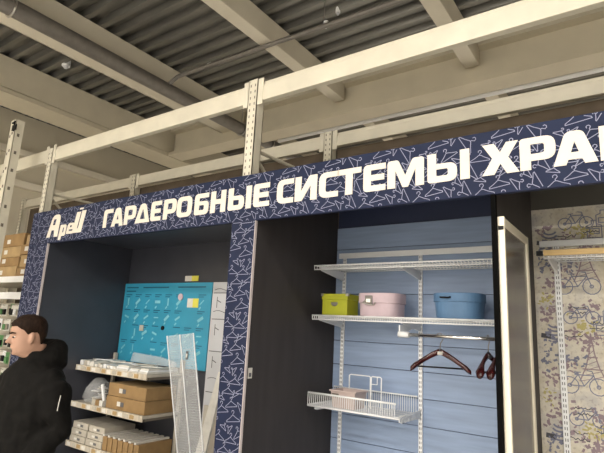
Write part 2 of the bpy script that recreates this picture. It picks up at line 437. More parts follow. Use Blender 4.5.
def G(ch, w):
    t, h = T, HB
    if ch == 'Г': return [[(0, 0), (t, 0), (t, 1 - h, .08), (w, 1 - h), (w, 1), (0, 1, .22)]]
    if ch == 'А':
        return [[(0, 0), (.29*w, 0), (.345*w, .15), (.655*w, .15), (.71*w, 0), (w, 0), (.70*w, 1, .16), (.30*w, 1, .16)], [(.41*w, .36), (.59*w, .36), (.5*w, .68)]]
    if ch == 'Р': return [[(0, 0), (t, 0), (t, .27), (w, .27, .3), (w, 1, .3), (0, 1, .12)], [(t, .27 + h, 0), (w - t, .27 + h, .08), (w - t, 1 - h, .08), (t, 1 - h, 0)]]
    if ch == 'Д': return [[(0, 0, .04), (w, 0, .04), (.68*w, 1, .2), (.32*w, 1, .2)], [(.32*w, .19), (.68*w, .19), (.52*w, .70, .06), (.48*w, .70, .06)]]
    if ch == 'Е': return [[(0, 0, .18), (w, 0), (w, h), (t, h), (t, .39), (w - .05, .39), (w - .05, .61), (t, .61), (t, 1 - h), (w, 1 - h), (w, 1), (0, 1, .18)]]
    if ch == 'О': return [[(0, 0, .33), (w, 0, .33), (w, 1, .33), (0, 1, .33)], [(t, h, .12), (w - t, h, .12), (w - t, 1 - h, .12), (t, 1 - h, .12)]]
    if ch == 'Б': return [[(0, 0, .12), (w, 0, .25), (w, .63, .25), (t, .63), (t, 1 - h), (w - .03, 1 - h), (w - .03, 1), (0, 1, .2)], [(t, h), (w - t, h, .06), (w - t, .63 - h + .03, .06), (t, .63 - h + .03)]]
    if ch == 'Н': return [[(0, 0), (t, 0), (t, .39), (w - t, .39), (w - t, 0), (w, 0), (w, 1), (w - t, 1), (w - t, .61), (t, .61), (t, 1), (0, 1)]]
    if ch == 'Ы':
        bw = w - t - .1
        return [[(0, 0, .12), (bw, 0, .28), (bw, .63, .28), (t, .63), (t, 1), (0, 1)], [(t, h), (bw - t, h, .06), (bw - t, .63 - h + .03, .06), (t, .63 - h + .03)], [(w - t, 0), (w, 0), (w, 1), (w - t, 1)]]
    if ch == 'С': return [[(0, 0, .33), (w, 0), (w, h), (t, h, .1), (t, 1 - h, .1), (w, 1 - h), (w, 1), (0, 1, .33)]]
    if ch == 'И': return [[(0, 0), (.34, 0, .05), (w - t, .60), (w - t, 0), (w, 0), (w, 1), (w - .36, 1, .05), (t, .40), (t, 1), (0, 1)]]
    if ch == 'Т': c = w/2; return [[(c - t/2, 0), (c + t/2, 0), (c + t/2, 1 - h), (w, 1 - h), (w, 1), (0, 1), (0, 1 - h), (c - t/2, 1 - h)]]
    if ch == 'М': return [[(0, 0), (t, 0), (t, .62), (.5*w - .1, 0, .03), (.5*w + .1, 0, .03), (w - t, .62), (w - t, 0), (w, 0), (w, 1, .12), (w - .40, 1, .08), (.5*w, .42), (.40, 1, .08), (0, 1, .12)]]
    if ch == 'Х': return [[(0, 0), (.36, 0), (.5*w, .33), (w - .36, 0), (w, 0), (w - .31, .52), (w - .02, 1), (w - .36, 1), (.5*w, .70), (.37, 1), (.01, 1), (.31, .52)]]
    if ch == 'Я': return [[(0, 0), (.34, 0), (w - t, .3), (w - t, 0), (w, 0), (w, 1), (.0, 1, .25), (0, .33, .2)], [(t, .55), (w - t, .55), (w - t, .8), (t, .8)]]
LH = .166
WORD = [('Г', -3.98, -3.843), ('А', -3.855, -3.683), ('Р', -3.672, -3.513), ('Д', -3.518, -3.326), ('Е', -3.315, -3.186), ('Р', -3.157, -3.003), ('О', -2.996, -2.825), ('Б', -2.795, -2.642), ('Н', -2.622, -2.468), ('Ы', -2.443, -2.222), ('Е', -2.202, -2.060),
        ('С', -1.995, -1.857), ('И', -1.845, -1.672), ('С', -1.657, -1.515), ('Т', -1.521, -1.355), ('Е', -1.340, -1.195), ('М', -1.183, -.962), ('Ы', -.942, -.712), ('Х', -.648, -.468), ('Р', -.465, -.304), ('А', -.317, -.132), ('Н', -.123, .04), ('Е', .06, .20), ('Н', .22, .38), ('И', .40, .57), ('Я', .59, .75)]
for ch, a, b in WORD:
    zb = zz(.800 + .0165*min(1, max(0, (a + 3.98)/3.4)))
    glyph('letter', G(ch, (b - a)/LH), fas, a, zb, LH, FY - .0035)
# maker's logo: slanted narrow letters
lo = MB()
lg = [
    [[(-4.941, .772), (-4.875, .772), (-4.862, .842), (-4.808, .842), (-4.800, .772), (-4.735, .772), (-4.715, 1.0, .06), (-4.860, 1.0, .06)], [(-4.852, .895), (-4.803, .895), (-4.790, .955), (-4.838, .955)]],
    [[(-4.715, .735), (-4.668, .735), (-4.662, .772), (-4.60, .772, .02), (-4.585, .885, .03), (-4.695, .885)], [(-4.657, .806), (-4.632, .806), (-4.625, .856), (-4.648, .856)]],
    [[(-4.585, .785, .02), (-4.470, .785), (-4.465, .812), (-4.540, .812), (-4.537, .828), (-4.462, .828), (-4.452, .892, .03), (-4.560, .892, .03)], [(-4.528, .848), (-4.497, .848), (-4.493, .868), (-4.524, .868)]],
    [[(-4.480, .787), (-4.325, .787), (-4.278, .998), (-4.345, .998), (-4.382, .828), (-4.402, .828), (-4.366, .990), (-4.432, .990)]],
    [[(-4.395, 1.012), (-4.335, 1.012), (-4.331, 1.028), (-4.391, 1.028)]],
]
for P in lg:
    glyph('logo_letter', [[(q[0], q[1]) + tuple(q[2:]) for q in s] for s in P], fas, 0, EYE, 1.0, FY - .0035)

def pillar(x0, x1, label, edge):
    t = thing('pillar', label, 'pillar', ((x0 + x1)/2, FY + .015, 0), group='hanger print pillars')
    bx(x0, x1, FY + .001, FY + .028, 0, FB - .001).build('board', M_navy, t)
    hanger_print(x0, x1, .02, FB - .001, FY - .0002, FB + (.17 if x0 > -3 else .05)).build('hanger_print', M_line, t, kind='stuff')
    bx(x1, x1 + .005, FY, FY + .022, 0, FB - .002).build('edge_band', M_edge, t)
pillar(XL0, XL1, 'narrow hanger-print pillar at the left end of the sign', 1)
pillar(XP0, XP1, 'hanger-print pillar between the teal board bay and the blue shelf bay', 1)

# ------------------------------------------------------------------ display bays: dark panels
Y0 = FY + .032
def panel(name, label, m, a, cat='panel', bev=.002): return tag(bx(*a).build(name, m, bevel=bev), label, cat)
panel('side_panel', 'dark blue-grey side panel at the left of the teal board bay', M_bnavy, (XL1 - .02, XL1, Y0, 3.5, 0, zz(.815)))
panel('side_panel', 'dark side panel on the right of the teal board bay behind the pillar', M_bnavy, (XP0 - .006, XP0 + .012, Y0, 3.5, 0, zz(.815)))
panel('back_panel', 'dark blue-grey back panel behind the teal board', M_bnavy, (XL1 - .02, XP0 + .02, 3.502, 3.52, 0, zz(.85)))
panel('soffit_panel', 'dark soffit panel above the teal board bay', M_bnavy, (XL1 - .02, XP0 + .012, Y0, 3.5, zz(.817), zz(.835)))
panel('side_panel', 'tall charcoal side panel at the left of the blue shelf bay', M_char, (XP1 - .022, XP1, Y0, 3.612, 0, zz(1.03)))
XD0, XD1 = -.612, -.592
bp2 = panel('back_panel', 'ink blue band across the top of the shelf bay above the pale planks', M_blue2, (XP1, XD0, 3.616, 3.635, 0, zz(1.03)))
panel('soffit_panel', 'dark soffit panel over the blue shelf bay', M_char, (XP1 - .022, XD1, Y0, 3.612, zz(1.032), zz(1.05)))
panel('side_panel', 'dark divider panel between the blue shelf bay and the wallpaper bay', M_char, (XD0, XD1, Y0, 3.61, 0, zz(1.03)))
# pale blue planks
pl = thing('plank_lining', 'pale blue horizontal plank lining behind the wire shelves', 'wall lining', (-1.4, 3.6, 0))
seams = [.872 - .19*k for k in range(14)]
for k in range(len(seams) - 1):
    z1, z0 = zz(seams[k]) - .002, max(.01, zz(seams[k + 1]) + .002)
    if z1 > z0: bx(XP1 + .003, XD0 - .002, 3.6, 3.613, z0, z1).build('plank', M_sky, pl, bevel=.003)
# third bay
YB3 = 3.46
panel('back_panel', 'warm grey band above the vintage wallpaper', M_grey3, (XD1 + .001, 1.2, YB3 + .006, YB3 + .025, 0, zz(1.03)))
panel('soffit_panel', 'grey soffit panel over the wallpaper bay', M_grey3, (XD1, 1.2, 2.65, YB3, zz(1.032), zz(1.05)))
panel('side_panel', 'grey side panel closing the wallpaper bay on its far right', M_grey3, (1.2, 1.22, Y0, YB3 + .02, 0, zz(1.03)))
wp = thing('wallpaper_panel', 'cream vintage wallpaper with bicycles, towers and bottles', 'wallpaper', (.3, YB3, 0))
bx(XD1 + .002, 1.19, YB3, YB3 + .005, .05, zz(.848)).build('paper_sheet', M_wallpaper, wp)
inks = {'p': MB(), 'b': MB(), 'o': MB(), 'k': MB()}
wy = YB3 - .0008
def arc(cx, cz, r, a0=0, a1=2*PI, n=14, rz=None):
    return [(cx + r*math.cos(a0 + (a1 - a0)*k/n), cz + (rz or r)*math.sin(a0 + (a1 - a0)*k/n)) for k in range(n + 1)]
def bicycle(x, z, s, g):
    for cx in (-.5, .5): g.ribbon(arc(x + cx*s, z, .32*s), .006, wy); g.ribbon(arc(x + cx*s, z, .06*s), .006, wy)
    for a, b in (((-.5, 0), (-.2, .42)), ((-.2, .42), (.35, .42)), ((.35, .42), (.5, 0)), ((-.5, 0), (0, 0)), ((0, 0), (.35, .42)), ((0, 0), (-.22, .5)), ((.35, .42), (.3, .58)), ((.3, .58), (.15, .6)), ((-.32, .52), (-.1, .52))):
        g.ribbon([(x + a[0]*s, z + a[1]*s), (x + b[0]*s, z + b[1]*s)], .006, wy)
def tower(x, z, s, g):
    for sg in (-1, 1):
        g.ribbon([(x + sg*.3*s, z), (x + sg*.15*s, z + .35*s), (x + sg*.06*s, z + .7*s), (x, z + 1.2*s)], .007, wy)
    for h_, w_ in ((.3, .22), (.6, .12), (.9, .06)): g.ribbon([(x - w_*s, z + h_*s), (x + w_*s, z + h_*s)], .007, wy)
    for k in range(6): g.ribbon([(x - (.26 - k*.035)*s, z + k*.13*s), (x + (.22 - k*.035)*s, z + (k + 1)*.13*s)], .004, wy)
def bottle(x, z, s, g):
    g.ribbon([(x - .3*s, z), (x + .3*s, z), (x + .3*s, z + .6*s), (x + .1*s, z + .68*s), (x + .1*s, z + .85*s), (x - .1*s, z + .85*s), (x - .1*s, z + .68*s), (x - .3*s, z + .6*s), (x - .3*s, z)], .006, wy)
    g.ribbon([(x - .2*s, z + .2*s), (x + .2*s, z + .2*s), (x + .2*s, z + .45*s), (x - .2*s, z + .45*s), (x - .2*s, z + .2*s)], .006, wy)
def stripes(x, z, s, g):
    for k in range(4): g.ribbon(arc(x, z + k*.024 + .07, .055*s - k*.006, PI*1.15, PI*1.85, 8, .025), .011, wy)
def script_(x, z, s, g, r):
    for k in range(2):
        q = [(x + i*.012*s, z - k*.03 + r.uniform(-.009, .009)*s) for i in range(11)]
        g.ribbon(q, .005, wy)
def leaves(x, z, s, g, r):
    for k in range(22):
        a = r.uniform(0, 2*PI); cx, cz = x + r.gauss(0, .035)*s, z + r.gauss(0, .024)*s
        if cx < XD1 + .03: continue
        g.ribbon([(cx, cz), (cx + .012*s*math.cos(a), cz + .010*s*math.sin(a))], r.uniform(.006, .014)*s, wy)
r3 = random.Random(3)
PZ, PXX = .59, .53
for i in range(-1, 4):
    for j in range(-4, 3):
        ox, oz = -.455 + i*PXX, zz(0) + j*PZ
        if oz > zz(.5): 
            pass
        items = [('bike', -.02, .73, .13, 'b'), ('bike', .12, .74, .12, 'b'), ('bottle', .27, .71, .12, 'b'), ('text', .0, .66, 1, 'k'), ('leaf', .14, .68, 1.1, 'o'), ('leaf', -.05, .60, 1, 'b'), ('leaf', .2, .62, .8, 'p'),
                 ('stripe', -.05, -.03, .8, 'b'), ('sq', -.10, .035, 1, 'k'), ('leaf', -.09, -.1, 1.2, 'b'), ('leaf', .07, -.11, 1.1, 'b'), ('leaf', -.06, -.22, 1.3, 'p'), ('tower', .16, -.22, .23, 'p'), ('bike', .11, -.25, .15, 'b'),
                 ('leaf', .03, -.15, .9, 'p'), ('text', -.13, -.3, .8, 'b'), ('text', .05, -.38, .8, 'k'), ('leaf', .2, -.4, 1.1, 'p'), ('leaf', -.1, -.33, 1, 'o'), ('leaf', .13, .0, 1.2, 'p'), ('bottle', .22, .05, .13, 'b'), ('leaf', .03, .05, 1, 'p'), ('text', .16, .12, .7, 'k'), ('leaf', -.1, .13, 1.3, 'p'), ('leaf', -.02, .22, 1.2, 'p')]
        for (k, dx, dz, s, ink) in items:
            x, z = ox + dx, oz + dz
            top_ = {'bike': .65*s, 'tower': 1.2*s, 'bottle': .86*s}.get(k, .13)
            if x - .13 < XD1 or x + .13 > 1.18 or z < .2 or z + top_ > zz(.84): 
                if not (x - .015 > XD1 and k in ('leaf', 'text', 'sq', 'stripe') and .2 < z < zz(.78) and x < 1.0): continue
            g = inks[ink]
            if k == 'bike': bicycle(x, z, s, g)
            elif k == 'tower': tower(x, z, s, g)
            elif k == 'bottle': bottle(x, z, s, g)
            elif k == 'stripe': stripes(x + .02, z, 1, g)
            elif k == 'sq': g.ribbon([(x, z), (x + .035, z - .004)], .028, wy)
            elif k == 'text': script_(x, z, s, g, r3)
            elif k == 'leaf': leaves(x, z, s, g, r3)
for k, m in (('p', M_wpink), ('b', M_wblue), ('o', M_wolive), ('k', M_wblack)): inks[k].build('printed_motifs', m, wp, kind='stuff')

bx(XD0 - .001, XD1 + .002, Y0 - .03, Y0 - .001, 0, FB - .002).build('edge_band', mat('matt_black_edge', (.004, .004, .004), .9, spec=.05), bpy.data.objects['side_panel.003'], off=(0, 0, 0))
# framed sliding door leaf standing against the divider
t = thing('door_leaf', 'smoked door leaf in a champagne aluminium frame against the divider', 'door', (XD1 + .02, 2.85, 0))
dx0, dx1, dy0, dy1, dzt = XD1 + .001, XD1 + .036, 2.53, 3.13, zz(.605)
bx(dx0, dx1, dy0, dy0 + .016, .02, dzt).build('stile', M_alu, t, bevel=.004)
bx(dx0, dx1, dy1 - .042, dy1, .02, dzt - .004).build('stile', M_alu, t, bevel=.004)
bx(dx0, dx1, dy0 + .016, dy1 - .042, dzt - .05, dzt - .006).build('rail', M_alu, t, bevel=.004)
bx(dx0, dx1, dy0 + .016, dy1 - .042, .02, .08).build('rail', M_alu, t, bevel=.004)
bx(dx0 + .008, dx1 - .010, dy0 + .016, dy1 - .042, .08, dzt - .05).build('infill', M_dark_glass, t)
bx(dx0 + .005, dx1 - .005, dy0 - .004, dy0, dzt - .07, dzt - .05).build('end_screw', M_black, t)

# ------------------------------------------------------------------ wire shelving of the blue bay
def upright(name, label, x, y, z0, z1, wd=.03, group=None):
    t = thing(name, label, 'shelf upright', (x, y, z0), group=group)
    bx(x - wd/2, x + wd/2, y - .014, y, z0, z1).build('channel', M_white, t, bevel=.002)
    g = MB(); z = z0 + .03
    while z < z1 - .03:
        for s in (-.006, .006): g.box(x + s - .0022, x + s + .0022, y - .0152, y - .013, z, z + .017)
        z += .032
    g.build('slots', M_ink, t, kind='stuff'); return t
YB = 3.598
upright('shelf_upright', 'white slotted upright behind the green box at the left of the blue bay', -2.085, YB, .06, zz(.645), group='slotted shelf uprights')
upright('shelf_upright', 'white slotted upright between the pink case and the blue box', -1.412, YB, .06, zz(.645), group='slotted shelf uprights')
tag(bx(-2.132, XD0 - .003, YB - .018 - .012, YB - .016, zz(.60), zz(.645)).build('hanging_rail', M_white, bevel=.003), 'white horizontal hanging rail above the top wire shelf', 'rail')

def wire_shelf(label, x0, x1, y0, y1, z, brackets, lip=.03, step=.024):
    t = thing('wire_shelf', label, 'wire shelf', ((x0 + x1)/2, (y0 + y1)/2, z))
    MB().tube([(x0, y0, z), (x1, y0, z)], .0055, 8).build('front_rod', M_white, t, smooth=True)
    MB().tube([(x0, y0 + .004, z - lip), (x1, y0 + .004, z - lip)], .0055, 8).build('front_rod', M_white, t, smooth=True)
    for k in range(1, 5): MB().tube([(x0, y0 + (y1 - y0)*k/4, z - .006), (x1, y0 + (y1 - y0)*k/4, z - .006)], .004, 6).build('rod', M_white, t, smooth=True)
    g = MB(); x = x0 + .003
    while x < x1:
        g.box(x - .0021, x + .0021, y0, y1, z - .002, z + .0022); g.box(x - .0021, x + .0021, y0 - .002, y0 + .002, z - lip, z)
        x += step
    g.build('wires', M_white, t, kind='stuff')
    for bx_ in brackets:
        MB().prismx([(y1 + .012, z - .010), (y0 + .02, z - .010), (y0 + .012, z - .026), (y0 + .03, z - .038), (y1 - .06, z - .075), (y1 + .012, z - .085)], bx_ - .005, bx_ + .005).build('bracket', M_white, t)
    return t
SX0, SX1 = -2.135, XD0 - .004
ZS1, ZS2 = zz(.492), zz(.108)
wire_shelf('empty top white wire shelf in the blue bay', SX0, SX1, 3.2, 3.57, ZS1, (-2.085, -1.412))
wire_shelf('white wire shelf carrying the green, pink and blue boxes', SX0, SX1, 3.2, 3.57, ZS2, (-2.085, -1.412), step=.018)

# storage boxes
def sx(px, Y): return at(px, 305, Y).x
zb = ZS2 + .003
t = thing('storage_box', 'lime green storage box with lid and metal label holder on wire shelf', 'box', (-1.94, 3.30, zb))
gx0, gx1, gy0, gy1 = -2.062, -1.842, 3.225, 3.40
bx(gx0, gx1, gy0, gy1, zb, zb + .125).build('body', M_green, t, bevel=.004)
bx(gx0 - .005, gx1 + .005, gy0 - .005, gy1 + .005, zb + .12, zb + .163).build('lid', M_green, t, bevel=.004)
cxm = (gx0 + gx1)/2
g = MB().prism([(cxm - .028, zb + .098), (cxm + .028, zb + .098), (cxm + .028, zb + .085), (cxm + .012, zb + .07), (cxm - .012, zb + .07), (cxm - .028, zb + .085)], gy0 - .006, gy0)
g.build('label_holder', M_steel, t)
for (cx, cy) in ((gx0, gy0), (gx1, gy0), (gx1, gy1)):
    bx(cx - .012, cx + .012, cy - .0065, cy + .012, zb + .146, zb + .165).build('corner_cap', M_steel, t)
def oval(x0, x1, y0, y1, z0, z1, e=2.6, n=40, top=1.0):
    cx, cy, a, b = (x0 + x1)/2, (y0 + y1)/2, (x1 - x0)/2, (y1 - y0)/2
    def ring(z, k):
        o = []
        for i in range(n):
            c, s_ = math.cos(2*PI*i/n), math.sin(2*PI*i/n)
            o.append((cx + k*a*abs(c)**(2/e)*(1 if c > 0 else -1), cy + k*b*abs(s_)**(2/e)*(1 if s_ > 0 else -1), z))
        return o
    return MB().loft([ring(z0, top), ring(z1 - .005, 1), ring(z1, .985)])
t = thing('storage_case', 'pale pink rounded storage case with metal latch on wire shelf', 'case', (-1.57, 3.32, zb))
oval(-1.768, -1.452, 3.22, 3.46, zb, zb + .10, 3.2, top=.97).build('body', M_pink, t, smooth=False)
oval(-1.776, -1.444, 3.212, 3.468, zb + .10, zb + .17, 3.2).build('lid', M_pink, t)
lt = bx(-1.685, -1.625, 3.205, 3.214, zb + .085, zb + .15).build('latch', M_pipe, t, bevel=.004)
bx(-1.672, -1.638, 3.200, 3.206, zb + .10, zb + .125).build('latch_tongue', M_chrome, lt, off=t.location)
MB().tube([(-1.68, 3.204, zb + .115), (-1.70, 3.198, zb + .095), (-1.61, 3.198, zb + .08), (-1.60, 3.204, zb + .10)], .005, 6).build('handle_ring', M_steel, t)
t = thing('storage_box', 'round blue storage box with a lid near the divider', 'box', (-1.02, 3.34, zb))
oval(-1.203, -.882, 3.225, 3.48, zb, zb + .118, 2.5, top=.93).build('body', M_bluebox, t)
oval(-1.211, -.874, 3.217, 3.488, zb + .115, zb + .172, 2.5).build('lid', M_bluebox, t)
MB().tube([(-1.135, 3.232, zb + .143), (-1.125, 3.212, zb + .140), (-1.075, 3.200, zb + .138), (-1.06, 3.216, zb + .142)], .006, 6).build('handle', M_black, t)

# wire basket
def wire_basket():
    x0, x1, y0, y1 = -2.14, -1.43, 3.2, 3.572
    z0, z1 = zz(-.555), zz(-.462)
    t = thing('wire_basket', 'white wire pull-out basket under the box shelf', 'basket', ((x0 + x1)/2, (y0 + y1)/2, z0))
    # rim: front is straight, sides slope to the taller back
    MB().tube([(x0, y0, z1), (x1, y0, z1)], .007, 8).build('front_rim', M_white, t, smooth=True)
    MB().tube([(x0, y1, z1 + .02), (x1, y1, z1 + .02)], .005, 8).build('back_rim', M_white, t, smooth=True)
    for x in (x0, x1): MB().tube([(x, y0, z0 + .004), (x, y1, z0 + .004)], .006, 6).build('side_rod', M_white, t, smooth=True)
    MB().tube([(x0, y0, z0), (x1 + .03, y0, z0)], .007, 8).build('front_rod', M_white, t, smooth=True)
    g = MB(); x = x0
    while x <= x1:
        g.box(x - .0017, x + .0017, y0 - .0017, y0 + .0017, z0, z1); g.box(x - .0017, x + .0017, y0, y1, z0 - .002, z0 + .0015); g.box(x - .0017, x + .0017, y1 - .0017, y1 + .0017, z0, z1 + .02); x += .0175
    for k in range(1, 5):
        y = y0 + (y1 - y0)*k/4; g.tube([(x0, y, z0 - .004), (x1, y, z0 - .004)], .003, 5)
    g.build('wires', M_white, t, kind='stuff')
    # carrier bracket at the right with a wavy foot
    MB().prismx([(y1 + .012, z0 + .02), (y0 + .02, z0 - .006), (y0 + .015, z0 - .022), (y0 + .04, z0 - .03), (y1 - .02, z0 - .035), (y1 + .012, z0 - .05)], x1 + .012, x1 + .022).build('bracket', M_white, t)
    MB().prismx([(y1 + .012, z0 + .02), (y0 + .02, z0 - .006), (y0 + .015, z0 - .022), (y0 + .04, z0 - .03), (y1 - .02, z0 - .035), (y1 + .012, z0 - .05)], -2.09, -2.08).build('bracket', M_white, t)
    for k in range(5): MB().ell((x1 + .02, y0 + .05 + k*.06, z0 - .022), (.008, .02, .012), 8, 5).build('bracket_stud', M_white, t)
    return z0
zbk = wire_basket() + .004
t = thing('small_bin', 'small pale pink plastic bin inside the wire basket', 'bin', (-1.84, 3.33, zbk))
def frus(x0, x1, y0, y1, z0, z1, k):
    cx, cy = (x0 + x1)/2, (y0 + y1)/2
    lo_ = [(cx + (x - cx)*k, cy + (y - cy)*k, z0) for x, y in ((x0, y0), (x1, y0), (x1, y1), (x0, y1))]; hi = [(x, y, z1) for x, y in ((x0, y0), (x1, y0), (x1, y1), (x0, y1))]
    inn = [(cx + (x - cx)*.94, cy + (y - cy)*.94, z1) for x, y in ((x0, y0), (x1, y0), (x1, y1), (x0, y1))]; flo = [(cx + (x - cx)*k*.93, cy + (y - cy)*k*.93, z0 + .006) for x, y in ((x0, y0), (x1, y0), (x1, y1), (x0, y1))]
    return MB().loft([lo_, hi, inn, flo])
M_binp = mat('pink_plastic', (.58, .47, .44), .4)
frus(-1.97, -1.765, 3.245, 3.42, zbk, zbk + .118, .86).build('body', M_binp, t)
MB().tube([(-1.975, 3.24, zbk + .119), (-1.76, 3.24, zbk + .119), (-1.76, 3.425, zbk + .119), (-1.975, 3.425, zbk + .119)], .006, 6, closed=True).build('rim', M_binp, t)
bx(-1.955, -1.90, 3.238, 3.242, zbk + .075, zbk + .10).build('handle_slot', M_slot, t)
def wire_frame(label, x, y):
    t = thing('wire_divider', label, 'wire divider', (x, y, zbk), group='wire dividers in the basket')
    zt = zz(-.325)
    MB().tube([(x, y - .14, zbk), (x, y - .14, zt - .01), (x, y - .13, zt), (x, y + .13, zt), (x, y + .14, zt - .01), (x, y + .14, zbk)], .004, 6).build('loop', M_white, t)
    MB().tube([(x, y - .14, zt - .07), (x, y + .14, zt - .07)], .003, 6).build('crossbar', M_white, t)
for x0_, x1_, lab in ((-1.93, -1.75, 'left white wire divider loop standing in the basket'), (-1.75, -1.66, 'right white wire divider loop standing in the basket')):
    t = thing('wire_divider', lab, 'wire divider', (x0_, 3.48, zbk), group='wire dividers in the basket')
    zt = zz(-.325)
    a = x0_ + (.006 if x0_ > -1.8 else 0)
    MB().tube([(a, 3.45, zbk), (a, 3.45, zt - .006), (a + .01, 3.45, zt), (x1_ - .01, 3.45, zt), (x1_, 3.45, zt - .006), (x1_, 3.45, zbk)], .0045, 6).build('loop', M_white, t)
    if x0_ > -1.8: MB().tube([(a, 3.45, zt - .055), (a + .05, 3.45, zt - .055), (a + .05, 3.45, zt)], .0035, 6).build('crossbar', M_white, t)

# clothes rail and wooden hangers
YR, ZR = 3.22, zz(-.004)
t = thing('clothes_rail', 'chrome clothes rail under the box shelf with a white end bracket', 'rail', (-1.0, YR, ZR))
MB().tube([(-1.40, YR, ZR), (XD0 - .002, YR, ZR)], .0125, 14).build('tube', M_chrome, t, smooth=True)
MB().tube([(-1.425, YR, ZR), (-1.35, YR, ZR)], .020, 12).build('end_socket', M_white, t, smooth=True)
MB().prismx([(YR - .012, ZR + .005), (YR + .03, ZR + .005), (3.55, ZR + .065), (3.55, ZR + .082), (YR - .012, ZR + .062)], -1.418, -1.410).build('bracket', M_white, t)
def suit_hanger(label, x, rz, yr=YR):
    t = thing('suit_hanger', label, 'hanger', (x, yr, ZR), group='wooden hangers on the rail'); t.rotation_euler = (0, 0, rz); t['_local'] = 1
    hook = [(-.02*1, 0, -.005)]
    hk = [(.0 + .019*math.cos(a), 0, .002 + .019*math.sin(a)) for a in [(-.35 + k*.40)*1 for k in range(10)]]
    hk = [(q[0], q[1], q[2]) for q in hk][::-1]
    pts = hk + [(.019, 0, -.02), (.004, 0, -.045), (0, 0, -.095)]
    MB().tube(pts, .0034, 6).build('hook', M_pipe, t, smooth=True)
    for sg in (-1, 1):
        rings = []
        for k in range(9):
            u = k/8; X = sg*(.004 + .184*u); Z = -.098 - .105*u**1.15 - .012*u*u; Y = -.030*u*u
            hw = .011 + .024*max(0, (u - .45)/.55)**1.2; hh = .021 - .004*u + (.009*max(0, (u - .7)/.3))
            if k == 8: hw *= .55; hh *= .6
            rings.append([(X, Y + hw*math.cos(2*PI*i/10), Z + hh*math.sin(2*PI*i/10)) for i in range(10)])
        MB().loft(rings).build('shoulder', M_mahog, t, smooth=True)
    MB().tube([(-.15, -.01, -.197), (.15, -.01, -.197)], .0055, 8).build('trouser_bar', M_black, t, smooth=True)
    bx(-.016, .016, -.0125, -.0095, -.118, -.096).build('maker_badge', M_yellow if False else M_steel, t)
suit_hanger('dark mahogany hanger turned flat to the front on the chrome rail', -1.135, math.radians(22))
suit_hanger('dark mahogany hanger hanging end-on, nearer the flat hanger', -.83, math.radians(80))
suit_hanger('dark mahogany hanger hanging end-on beside the divider', -.765, math.radians(78))

# ------------------------------------------------------------------ wallpaper bay shelving
k3 = YB3/3.5
upright('shelf_upright', 'white slotted upright in front of the vintage wallpaper', -.452, YB3 - .002, .06, zz(.63), wd=.036, group='slotted shelf uprights')
tag(bx(-.545, 1.15, YB3 - .034, YB3 - .018, zz(.592), zz(.632)).build('hanging_rail', M_white, bevel=.003), 'white hanging rail on the vintage wallpaper', 'rail')
t3 = wire_shelf('white wire shelf with a honey wood front edge in the wallpaper bay', -.475, 1.15, 3.10, 3.43, zz(.50), (-.452,))
bx(-.472, 1.15, 3.085, 3.099, zz(.483), zz(.515)).build('wood_edge', M_wood, t3, bevel=.002)
bx(-.51, -.478, 3.088, 3.12, zz(.485), zz(.512)).build('end_cap', M_black, t3)

# ------------------------------------------------------------------ teal board bay
tb = thing('teal_board', 'teal information board with rows of small product pictures', 'board', (-4.2, 3.45, zz(-.42)))
ty = 3.455
tx0, tx1, tz0, tz1 = at(119, 340, ty).x, at(209.5, 320, ty).x, zz(-.44), zz(.405)
bx(tx0, tx1, ty, ty + .02, tz0, tz1).build('board', M_teal, tb)
gd, gw = MB(), MB(); rb = random.Random(11)
tw_ = tx1 - tx0
gd.ribbon([(tx0 + .04, tz1 - .045), (tx0 + .24, tz1 - .045)], .014, ty - .001); gd.ribbon([(tx0 + .33, tz1 - .045), (tx0 + .75, tz1 - .045)], .014, ty - .001); gd.ribbon([(tx0 + .9, tz1 - .045), (tx0 + 1.3, tz1 - .045)], .014, ty - .001)
gd.ribbon([(tx0 + .04, tz1 - .085), (tx0 + .2, tz1 - .085)], .012, ty - .001)
for row in range(4):
    for c in range(8):
        if rb.random() < .12: continue
        x = tx0 + .09 + c*(tw_ - .15)/7.4; z = tz1 - .20 - row*.165
        gd.ribbon([(x - .05, z + .075), (x + .05, z + .075)], .009, ty - .001); 
        if rb.random() < .7: gd.ribbon([(x - .05, z + .055), (x + .02, z + .055)], .008, ty - .001)
        a = rb.choice((.5, .7, -.3, 1.57, 0))
        gw.ribbon([(x - .032*math.cos(a), z - .032*math.sin(a)), (x + .032*math.cos(a), z + .032*math.sin(a))], rb.choice((.012, .02, .03)), ty - .001)
        gw.ribbon([(x - .03, z - .065), (x - .015, z - .05)], .016, ty - .001)
gd.build('printed_text', M_tealdark, tb, kind='stuff'); gw.build('printed_pictures', M_tealpale, tb, kind='stuff')
q = at(163, 328, ty)
MB().tube([(q.x, ty - .012, q.z), (q.x, ty, q.z)], .022, 12).build('sample_knob', M_black, tb)
q = at(142, 328, ty); bx(q.x - .03, q.x + .03, ty - .012, ty, q.z - .03, q.z + .03).build('sample_plate', M_cream, tb)
q = at(181, 297, ty); MB().tube([(q.x, ty - .010, q.z), (q.x, ty, q.z)], .035, 12).build('sample_disc', M_pink, tb)
def price_tag(label, px, py, Y, w_, h_, split=.5):
    c = at(px, py, Y); t = thing('price_tag', label, 'price tag', (c.x, Y, c.z - h_/2), group='white and yellow price tags')
    bx(c.x - w_/2, c.x - w_/2 + w_*split, Y - .004, Y - .001, c.z - h_/2, c.z + h_/2).build('white_half', M_paper, t)
    bx(c.x - w_/2 + w_*split, c.x + w_/2, Y - .0045, Y - .001, c.z - h_/2, c.z + h_/2).build('yellow_half', M_yellow if split > .4 else M_paper, t)
price_tag('white and yellow price tag stuck on the teal board', 193, 303, ty, .16, .09)
price_tag('white and yellow price tag standing just above the teal board', 192, 278.5, 3.5, .20, .055)
